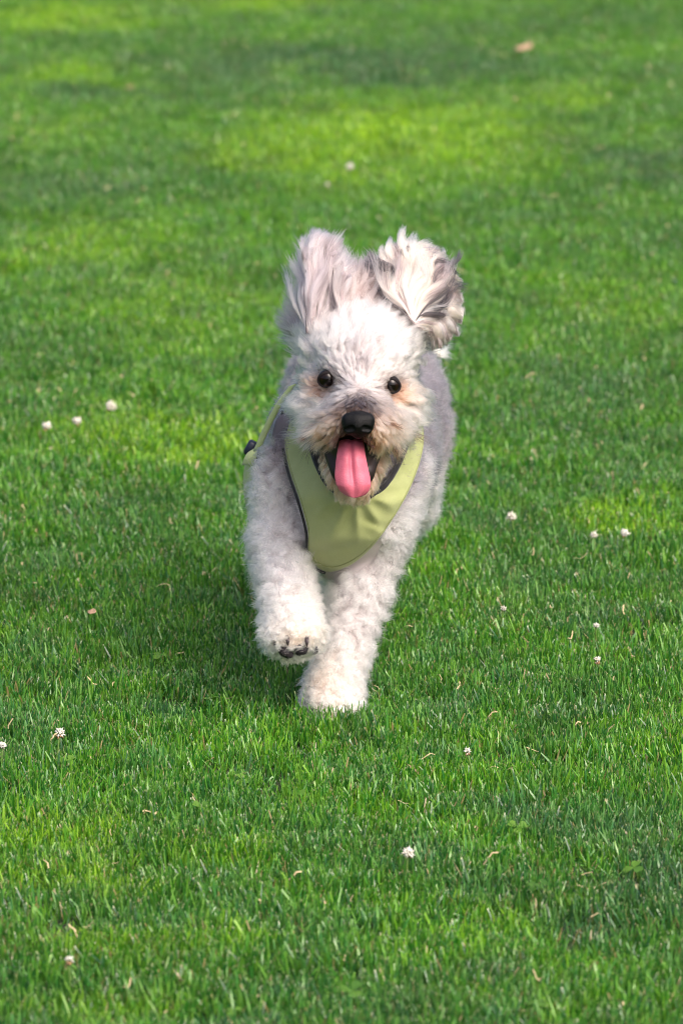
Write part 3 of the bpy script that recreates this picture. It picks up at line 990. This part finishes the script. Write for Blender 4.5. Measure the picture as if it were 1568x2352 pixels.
EARS = []
for fn, n in ((ear_a, 14), (ear_b, 20)):
    V = [fn(i / n, j / 10) for i in range(n + 1) for j in range(11)]
    F = [(i * 11 + j, (i + 1) * 11 + j, (i + 1) * 11 + j + 1, i * 11 + j + 1) for i in range(n) for j in range(10)]
    o = dog_part('ear', V, F, EARM)
    so = o.modifiers.new('thick', 'SOLIDIFY'); so.thickness = 0.003; so.offset = 0
    EARS.append((o, fn))

# ------------------------------------------------------------------ hair
def hair_mat():
    m = bpy.data.materials.new('fur_strands'); m.use_nodes = True
    t = m.node_tree; t.nodes.remove(t.nodes['Principled BSDF'])
    h = N(t, 'ShaderNodeBsdfHairPrincipled'); h.model = 'CHIANG'; h.parametrization = 'COLOR'
    a = N(t, 'ShaderNodeAttribute', attribute_name='strand')
    t.links.new(a.outputs['Color'], h.inputs['Color'])
    h.inputs['Roughness'].default_value = 0.42; h.inputs['Radial Roughness'].default_value = 0.55
    h.inputs['Coat'].default_value = 0.0
    t.links.new(h.outputs[0], t.nodes['Material Output'].inputs[0])
    return m


HAIR = hair_mat()
scene.cycles_curves.shape = 'RIBBONS'


def sample_mesh(V, F, n, seed):
    r = np.random.default_rng(seed)
    T = np.concatenate([F[:, [0, 1, 2]], F[:, [0, 2, 3]]])
    a, b, c = V[T[:, 0]], V[T[:, 1]], V[T[:, 2]]
    cr = np.cross(b - a, c - a); A = np.linalg.norm(cr, axis=1)
    i = r.choice(len(T), n, p=A / A.sum())
    x, y = r.random(n), r.random(n); f = x + y > 1; x[f], y[f] = 1 - x[f], 1 - y[f]
    P = a[i] + (b - a)[i] * x[:, None] + (c - a)[i] * y[:, None]
    return P, unit(cr[i])


def grow(name, parent, P, Nm, gi, comb, lift, length, curl, freq, colour, seed, phase=None, axis=None, clump=0.8, npts=7, radius=0.00020, bend=None, tipvar=0.35, jitter=0.08, tipdark=None, free=0.06):
    """P, Nm: hair roots; gi: indices of the roots that lead a lock. The other arrays belong to the locks."""
    r = np.random.default_rng(seed)
    G = len(gi); n = len(P)
    kd = kdtree.KDTree(G)
    for k, i in enumerate(gi): kd.insert(P[i], k)
    kd.balance()
    near = np.fromiter((kd.find(p)[1] for p in P.tolist()), int, n)
    t = np.linspace(0, 1, npts)
    gN = Nm[gi]
    bend = np.zeros((G, 3)) if bend is None else bend
    path = np.zeros((G, npts, 3)); d = None
    for k in range(1, npts):
        tt = t[k]
        d = unit(gN * (lift * (1 - 0.55 * tt))[:, None] + comb + bend * tt ** 1.6)
        path[:, k] = path[:, k - 1] + d * (length / (npts - 1))[:, None]
    d0 = unit(path[:, -1])
    ax = unit(np.cross(d0, unit(r.normal(size=(G, 3))))); bx = np.cross(d0, ax)
    if axis is not None: ax = unit(tangent(axis, d0)); bx = np.cross(d0, ax) * 0.35
    ph = r.uniform(0, 6.283, G) if phase is None else phase
    arg = ph[:, None] + 6.283 * freq[:, None] * t[None]
    env = curl[:, None] * smooth01(t, 0.0, 0.5)[None]
    hel = (np.cos(arg) - np.cos(ph)[:, None])[..., None] * ax[:, None] + (np.sin(arg) - np.sin(ph)[:, None])[..., None] * bx[:, None]
    path = path + hel * env[..., None]
    off = P - P[gi][near]
    c = np.where(r.random(n) < free, 0.1, clump * r.uniform(0.75, 1.1, n))
    ls = 1 - tipvar * r.random(n) ** 2
    H = P[:, None] + path[near] * ls[:, None, None] - off[:, None] * (c[:, None] * t[None] ** 0.8)[..., None]
    jit = r.normal(0, 1, (n, 1, 3)) * (jitter * length[near])[:, None, None] * (t[None, :, None] ** 1.4)
    H = H + jit
    H[:, :, 2] = np.maximum(H[:, :, 2], 0.003)
    colr = colour[near] * (1 + 0.10 * r.normal(size=(n, 1)))
    colr = np.clip(colr, 0.006, 0.93)
    cd = bpy.data.hair_curves.new(name)
    cd.add_curves([npts] * n)
    cd.position_data.foreach_set('vector', (H - INV).astype(np.float32).ravel())
    rad = np.tile(radius * np.array([1.0] * (npts - 2) + [0.75, 0.25]), n)
    ra = cd.attributes.get('radius') or cd.attributes.new('radius', 'FLOAT', 'POINT')
    ra.data.foreach_set('value', rad.astype(np.float32))
    ca = cd.attributes.new('strand', 'FLOAT_COLOR', 'CURVE')
    ca.data.foreach_set('color', np.concatenate([colr, np.ones((n, 1))], 1).astype(np.float32).ravel())
    cd.materials.append(HAIR)
    o = bpy.data.objects.new(name, cd); col.objects.link(o); o.parent = parent
    return o


def tangent(v, n):
    return v - np.sum(v * n, -1, keepdims=True) * n


def lock_random(n, r, s):
    return r.normal(0, s, (n, 3))


STRAP_PTS = kdtree.KDTree(200)
_k = 0
for o_ in harness.children:
    if o_.name.startswith('strap'):
        for v_ in list(o_.data.vertices)[::3]:
            STRAP_PTS.insert(v_.co + dog.location, _k); _k += 1
STRAP_PTS.balance()


def covered(P, N_):
    """roots that lie under the harness"""
    out = np.zeros(len(P), bool)
    for i, p in enumerate(P.tolist()):
        hit = vest_bvh.find_nearest(p, 0.035)
        if hit[0] is not None:
            d = Vector(p) - hit[0]
            if abs(d.y) > 0 and p[1] > hit[0].y - 0.004 and (abs(d.x) + abs(d.z)) < (0.016 if hit[0].z < px(780, 1225, 0.0)[2] and abs(p[0]) < 0.05 else 0.005): out[i] = True
        if p[0] < -0.05 and STRAP_PTS.find(p)[2] < 0.016: out[i] = True
    return out


# --- coat of trunk, legs, tail
P, Nm = sample_mesh(BV, BF, 720000, 21)
W = weights(P)
headw = W['head'] + W['muzzle'] + W['jaw']
u, v = proj(P)
keep = headw < 0.5
facing = np.sum(Nm * unit(VIEW - P), -1)
keep &= (facing > -0.35) | (rng.random(len(P)) < 0.35)
torso_like = (W['torso'] + W['neck']) > 0.5
keep &= ~torso_like | (rng.random(len(P)) < 0.75)
P, Nm = P[keep], Nm[keep]
cov = covered(P, Nm)
P, Nm = P[~cov], Nm[~cov]
W = weights(P); u, v = proj(P)
gi = rng.choice(len(P), len(P) // 32, replace=False)
gP, gN = P[gi], Nm[gi]; gW = {k: a[gi] for k, a in W.items()}
G = len(gi)
legs = gW['leg_a'] + gW['leg_b'] + gW['hind_a'] + gW['hind_b']
paws = gW['paw_a'] + gW['paw_b']
back = np.array((0, 1.0, -0.25)); down = np.array((0, 0.15, -1.0))
comb = tangent(np.broadcast_to(back, gP.shape), gN) * (1 - legs - paws)[:, None] * 0.8 + tangent(np.broadcast_to(down, gP.shape), gN) * (legs * 0.55 + paws * 0.5)[:, None]
comb = comb + lock_random(G, rng, 0.30)
length = 0.0120 + 0.0028 * legs - 0.0025 * paws + 0.000 * gW['tail']
toe = gauss(gP, px(680, 1478, -0.085), (0.026, 0.03, 0.014)); length *= 1 - 0.6 * toe
length = length * rng.uniform(0.75, 1.2, G)
lift = 0.85 + 0.2 * rng.random(G)
curl = 0.0010 + 0.0021 * legs + 0.0006 * paws
freq = rng.uniform(0.7, 1.5, G)
colour = coat_colour(gP, gW) * (1 + 0.13 * rng.normal(size=(G, 1)))
grow('coat', body, P, Nm, gi, comb, lift, length, curl, freq, colour, 31, clump=0.40, npts=8, radius=0.00015, jitter=0.20, free=0.16)

# --- head hair
P, Nm = sample_mesh(BV, BF, 820000, 22)
W = weights(P)
headw = W['head'] + W['muzzle'] + W['jaw']
nape = W['neck'] * (P[:, 1] > 0.02) * smooth01(proj(P)[1], 830, 780)
keep = (headw + nape) > 0.45
P, Nm = P[keep], Nm[keep]
for E in (EYE_A, EYE_B):
    k = np.linalg.norm((P - E) / np.array((0.0086, 0.03, 0.0070)), axis=1) > 1.0
    P, Nm = P[k], Nm[k]
k = np.linalg.norm((P - NOSE - np.array((0, 0.0, -0.002))) / np.array((0.0150, 0.016, 0.0135)), axis=1) > 1
P, Nm = P[k], Nm[k]
mo = gape(P)
k = mo > 0.0004
P, Nm = P[k], Nm[k]
# nothing grows where the tongue lies over the lower lip
uu, vv = proj(P)
k = ~((np.abs(uu - 808) < 44) & (vv > 1035) & (vv < 1112) & (P[:, 1] < -0.04))
P, Nm = P[k], Nm[k]
W = weights(P)
gi = rng.choice(len(P), len(P) // 40, replace=False)
gP, gN = P[gi], Nm[gi]; gW = {k: a[gi] for k, a in W.items()}
G = len(gi)
gu, gv = proj(gP)
ctr = px(824, 905, -0.06)
rad = gP - ctr; rad[:, 1] *= 0.35
comb = tangent(unit(rad), gN)
comb = unit(comb) * 0.95
wind = np.array((0, 0.5, 0.32))
isf = smooth01(gv, 900, 820)
comb = comb + isf[:, None] * wind * 0.55
# whiskers sweep sideways, the beard hangs
side = np.sign(gu - 824)[:, None] * np.array((1.0, 0.15, 0.0))
mz = (gW['muzzle'] + 0.6 * gW['head'] * smooth01(gv, 880, 940))
comb = comb + side * (mz * 0.8)[:, None] * smooth01(np.abs(gu - 824), 15, 60)[:, None]
comb = comb + np.array((0, 0.1, -0.9)) * (gW['jaw'] + 0.5 * gW['muzzle'] * smooth01(gv, 970, 1000))[:, None]
comb = comb + lock_random(G, rng, 0.22)
length = np.full(G, 0.030)
length += 0.003 * smooth01(np.abs(gu - 826), 70, 130)
de = np.minimum(np.linalg.norm((gP - EYE_A) * (1, 0.6, 1), axis=1), np.linalg.norm((gP - EYE_B) * (1, 0.6, 1), axis=1))
length *= 0.22 + 0.78 * smooth01(de, 0.013, 0.036)
bridge = np.exp(-((gu - 824) / 42) ** 2) * smooth01(gv, 800, 860)
length *= 1 - 0.72 * bridge
dn = np.linalg.norm(gP - NOSE, axis=1)
length *= 0.28 + 0.72 * smooth01(dn, 0.018, 0.055)
length += 0.004 * smooth01(np.abs(gu - 824), 38, 70) * np.exp(-((gv - 950) / 38) ** 2) * (gP[:, 1] < 0.01)
tuft_ = smooth01(np.abs(gu - 826), 70, 105) * smooth01(gv, 850, 790)
length += 0.008 * tuft_
comb = comb + side * (0.7 * tuft_)[:, None] + np.array((0, 0.3, -0.25)) * tuft_[:, None]
length = np.where(gW['jaw'] > 0.5, 0.0135, length)
length += 0.008 * smooth01(gP[:, 1], 0.03, 0.07)
length = np.maximum(length, 0.0045) * rng.uniform(0.75, 1.2, G)
lift = 0.40 - 0.12 * bridge + 0.12 * rng.random(G)
curl = 0.0027 * smooth01(length, 0.008, 0.028) * rng.uniform(0.5, 1.6, G)
freq = rng.uniform(0.5, 1.2, G)
colour = coat_colour(gP, gW) * (1 + 0.13 * rng.normal(size=(G, 1)))
wisp = (rng.random(G) < 0.07) & (gW['muzzle'] > 0.4) & (gv > 965)
colour[wisp] = (0.06, 0.028, 0.016); length = np.where(wisp, length * 1.4, length)
grow('head_hair', body, P, Nm, gi, comb, lift, length, curl, freq, colour, 32, clump=0.68, npts=9, radius=0.00014, jitter=0.07, free=0.12, tipvar=0.5, bend=np.tile(wind * 0.25, (G, 1)) * isf[:, None])

# --- ear hair
def ear_hair(o, fn, n, seed, cols, probs, total, leather, per, wave, spread, swirl):
    r = np.random.default_rng(seed)
    s, t = r.random(n), r.random(n) ** 1.35
    P = np.array([fn(a, b) for a, b in zip(s, t)])
    e = 0.01
    dt = unit(np.array([fn(a, b + e) - fn(a, b - e) for a, b in zip(s, t)]))
    ds = unit(np.array([fn(a + e, b) - fn(a - e, b) for a, b in zip(s, t)]))
    Nf = unit(np.cross(ds, dt)); Nf *= np.sign(np.sum(Nf * unit(VIEW - P), -1))[:, None]
    sd = np.where(r.random(n) < 0.62, 1.0, -1.0)
    Nf = Nf * sd[:, None]; P = P + Nf * 0.0016
    gi = r.choice(n, n // per, replace=False)
    G = len(gi)
    comb = dt[gi] + ds[gi] * ((s[gi] - 0.5) * spread)[:, None] + r.normal(0, 0.09, (G, 3))
    bend = ds[gi] * (r.normal(0, 0.30, (G, 1)) + swirl) + np.array((0, 1.0, -0.35)) * r.uniform(0.35, 1.3, (G, 1))
    tot = np.interp(s[gi], *total) * 0.00045
    length = np.maximum(tot * r.uniform(0.84, 1.09, G) - t[gi] * np.interp(s[gi], *leather) * 0.00045, 0.016)
    lift = np.full(G, 0.05) + 0.10 * r.random(G)
    band = r.choice(len(cols), 40, p=probs)
    sw = s[gi] + 0.02 * np.sin(t[gi] * 5 + s[gi] * 20)
    k = np.where(r.random(G) < 0.78, band[np.clip((sw * 30 + r.normal(0, 0.25, G)).astype(int), 0, 39)], r.choice(len(cols), G, p=probs))
    colour = np.array(cols)[k] * (1 + 0.08 * r.normal(size=(G, 1)))
    base = (1 - t[gi])[:, None]
    colour = np.where(sd[gi][:, None] < 0, colour * 0.45 + np.array((0.18, 0.16, 0.17)), colour)
    grow('ear_hair', o, P, Nf, gi, comb, lift, length, wave * r.uniform(0.5, 1.4, G), r.uniform(0.9, 1.15, G), colour, seed + 1, phase=s[gi] * 6 + t[gi] * 5 + r.normal(0, 0.35, G), axis=ds[gi], clump=0.88, npts=14, radius=0.00013, bend=bend, jitter=0.035, free=0.10, tipvar=0.4)


GA = (0.30, 0.25, 0.26)
ear_hair(*EARS[0], 44000, 51, [GA, (0.48, 0.40, 0.385), (0.20, 0.16, 0.165), (0.08, 0.065, 0.07)], [0.40, 0.30, 0.22, 0.08], ([0, 0.35, 0.7, 1], [205, 252, 205, 150]), ([0, 0.4, 1], [148, 170, 130]), 90, 0.0040, 0.12, 0.15)
ear_hair(*EARS[1], 62000, 52, [(0.56, 0.455, 0.375), (0.60, 0.53, 0.50), (0.25, 0.19, 0.185), (0.035, 0.028, 0.03)], [0.40, 0.32, 0.21, 0.07], ([0, 0.22, 0.45, 0.67, 0.9, 1.0], [190, 222, 204, 148, 106, 96]), ([0, 0.22, 0.45, 0.67, 0.9, 1.0], [124, 133, 118, 87, 69, 64]), 110, 0.0060, 0.1, 0.25)

# ------------------------------------------------------------------ clover flowers and leaves one can pick out
PETAL, t, b = new_mat('clover_petal')
oi = N(t, 'ShaderNodeObjectInfo').outputs['Random']
t.links.new(mixrgb(t, oi, (0.70, 0.68, 0.62), (0.62, 0.58, 0.50)), b.inputs['Base Color']); b.inputs['Roughness'].default_value = 0.7
b.inputs['Subsurface Weight'].default_value = 0.1; b.inputs['Subsurface Radius'].default_value = (0.002, 0.002, 0.001)
BROWNP, t, b = new_mat('withered_floret')
b.inputs['Base Color'].default_value = (0.42, 0.25, 0.13, 1); b.inputs['Roughness'].default_value = 0.8
STEM, t, b = new_mat('flower_stem')
b.inputs['Base Color'].default_value = (0.10, 0.19, 0.03, 1); b.inputs['Roughness'].default_value = 0.6


def floret(c, d, L, wd):
    d = unit(np.asarray(d, float)); s = unit(np.cross(d, (0.31, 0.2, 0.93))); n = np.cross(d, s)
    V = [c, c + d * L * 0.5 + s * wd, c + d * L * 0.55 - n * wd * 0.8, c + d * L * 0.5 - s * wd, c + d * L * 0.55 + n * wd * 0.8, c + d * L]
    return V, [(0, 2, 1), (0, 3, 2), (0, 4, 3), (0, 1, 4), (5, 1, 2), (5, 2, 3), (5, 3, 4), (5, 4, 1)]


def flower(u, v, size, label, withered=0.2, seed=0):
    r = np.random.default_rng(seed)
    h = 0.030 + 0.006 * r.random()
    top = gpx(u, v, h); root = np.array((top[0] + r.normal(0, 0.006), top[1] + r.normal(0, 0.006), 0))
    o = empty('clover_flower', tuple(root)); tag(o, label, 'flower', 'white clover flowers in the lawn')
    c = top - root
    W_, WF, B_, BF_ = [], [], [], []
    for k in range(46):
        z = 1 - 2 * (k + 0.5) / 46; th = k * 2.39996
        d = np.array((math.sqrt(1 - z * z) * math.cos(th), math.sqrt(1 - z * z) * math.sin(th), z)) + r.normal(0, 0.12, 3)
        if z < -0.75: continue
        brown = z < -0.35 + 0.5 * withered * 2 and r.random() < withered * 1.6
        if brown: d = d + np.array((0, 0, -0.9))
        Vf, Ff = floret(c + unit(d) * size * 0.12, d + np.array((0, 0, 0.25)) * (not brown), size * r.uniform(0.65, 1.15), size * 0.22)
        A, AF = (B_, BF_) if brown else (W_, WF)
        AF += [tuple(i + len(A) for i in f) for f in Ff]; A += Vf
    mesh_obj('petals', W_, WF, PETAL, o)
    if B_: mesh_obj('withered_petals', B_, BF_, BROWNP, o)
    V, F = tube(np.linspace((0, 0, 0), c, 4), 0.0009, 6); mesh_obj('stem', V, F, STEM, o)
    return o


FL = [(254, 934, 0.0090, 'largest white clover flower left of the dog, level with its muzzle'),
      (177, 968, 0.0075, 'middle white clover flower of the three left of the dog'),
      (108, 980, 0.0075, 'leftmost white clover flower of the three left of the dog'),
      (137, 1684, 0.0070, 'half withered white clover flower alone at the left edge below the paw level'),
      (6, 1713, 0.0050, 'small white clover flower cut by the left edge of the picture'),
      (803, 384, 0.0080, 'lone white clover flower in the bright grass above the dog\'s ears'),
      (752, 424, 0.0045, 'yellowish blurred clover flower just below the lone one above the ears'),
      (1174, 1187, 0.0070, 'white clover flower nearest the hind leg on the right'),
      (1363, 1230, 0.0055, 'small white clover flower left of its brighter neighbour at the right'),
      (1433, 1225, 0.0065, 'rightmost white clover flower beside the yellow-green patch'),
      (1368, 1437, 0.0045, 'tiny pale clover flower in the right grass, upper of two in a column'),
      (1371, 1517, 0.0050, 'tiny pale clover flower in the right grass, lower of two in a column'),
      (1155, 1398, 0.0040, 'tiny white clover bud right of the planted leg'),
      (1073, 1727, 0.0050, 'small clover bud right of and below the planted paw'),
      (937, 1960, 0.0072, 'nearest white clover flower, below the dog in the foreground grass'),
      (160, 2206, 0.0050, 'blurred clover bud in the lower left foreground')]
for k, (u, v, s, l) in enumerate(FL):
    flower(u, v, s * 0.88, l, 0.45 if u in (137, 752, 1073, 1371, 160) else 0.12, 300 + k)


def clover_plant(u, v, size, label, seed):
    r = np.random.default_rng(seed)
    h = 0.015 + 0.004 * r.random()
    top = gpx(u, v, h); root = np.array((top[0], top[1], 0))
    o = empty('clover_leaf', tuple(root)); tag(o, label, 'clover leaf', 'clover leaves showing above the grass')
    o.rotation_euler = (0.30 + 0.2 * r.random(), 0.25 * r.normal(), 0)
    a0 = r.random() * 6
    for j in range(3):
        V, F = leaflet_geo(size, a0 + j * 2.094, h, 0.1 + 0.3 * r.random())
        mesh_obj('leaflet', V, F, LEAF, o)
    V, F = tube([(0, 0, 0), (0.001, 0, h * 0.5), (0, 0, h)], 0.0006, 5); mesh_obj('stem', V, F, STEM, o)


CL = [(545, 1782, 0.013, 'clover leaf left of centre below the planted paw'),
      (455, 1845, 0.013, 'yellow-green clover leaf in the left foreground grass'),
      (700, 1812, 0.012, 'clover leaf below the planted paw, toward the left'),
      (920, 1915, 0.014, 'clover leaf just above the nearest white flower'),
      (1240, 2030, 0.018, 'big clover leaf in the right foreground grass'),
      (1465, 1985, 0.014, 'clover leaf beside the blue-green tuft at the right edge'),
      (815, 2270, 0.017, 'bright clover leaf near the bottom centre'),
      (1035, 1400, 0.011, 'small clover leaf right of the planted leg'),
      (262, 1735, 0.013, 'clover leaf right of the half withered flower'),
      (160, 1740, 0.013, 'clover leaf under the half withered flower'),
      (1180, 1890, 0.014, 'clover leaf in the right grass between paw and corner'),
      (610, 2030, 0.013, 'clover leaf in the lower left foreground centre'),
      (1330, 1145, 0.013, 'clover leaf in the yellow-green patch at the right'),
      (470, 985, 0.013, 'clover leaf in the yellow-green patch left of the harness buckle')]
for k, (u, v, s, l) in enumerate(CL): clover_plant(u, v, s * 0.72, l, 400 + k)

# fallen dry leaves
DRYL, t, b = new_mat('fallen_leaf')
tc = N(t, 'ShaderNodeTexCoord').outputs['Object']
n1 = N(t, 'ShaderNodeTexNoise'); n1.inputs['Scale'].default_value = 90; t.links.new(tc, n1.inputs['Vector'])
t.links.new(mixrgb(t, n1.outputs[0], (0.30, 0.17, 0.10), (0.50, 0.34, 0.23)), b.inputs['Base Color']); b.inputs['Roughness'].default_value = 0.75


def dry_leaf(u, v, size, rot, label):
    p = gpx(u, v, 0.028)
    V, F = [], []
    prof = [(0, 0.03), (0.15, 0.22), (0.35, 0.36), (0.55, 0.38), (0.75, 0.26), (0.9, 0.12), (1.0, 0.01)]
    for l, wd in prof:
        for s in (-1, -0.5, 0, 0.5, 1):
            x, y = (l - 0.5) * size, wd * s * size
            z = 0.30 * abs(y) + 0.6 * x * x / size + 0.25 * x
            V.append((x * math.cos(rot) - y * math.sin(rot), x * math.sin(rot) + y * math.cos(rot), z))
    for i in range(6):
        for k in range(4): F.append((i * 5 + k, i * 5 + k + 1, (i + 1) * 5 + k + 1, (i + 1) * 5 + k))
    o = mesh_obj('fallen_leaf', V, F, DRYL); o.location = tuple(p)
    o.modifiers.new('thick', 'SOLIDIFY').thickness = 0.0006
    tag(o, label, 'leaf')


dry_leaf(1203, 114, 0.042, 0.9, 'tan fallen leaf far off in the upper right grass')
dry_leaf(298, 202, 0.018, 0.2, 'small orange-brown fallen leaf in the far upper left grass')
dry_leaf(212, 1408, 0.013, 1.3, 'thin brown fallen leaf in the shaded grass left of the lifted paw')
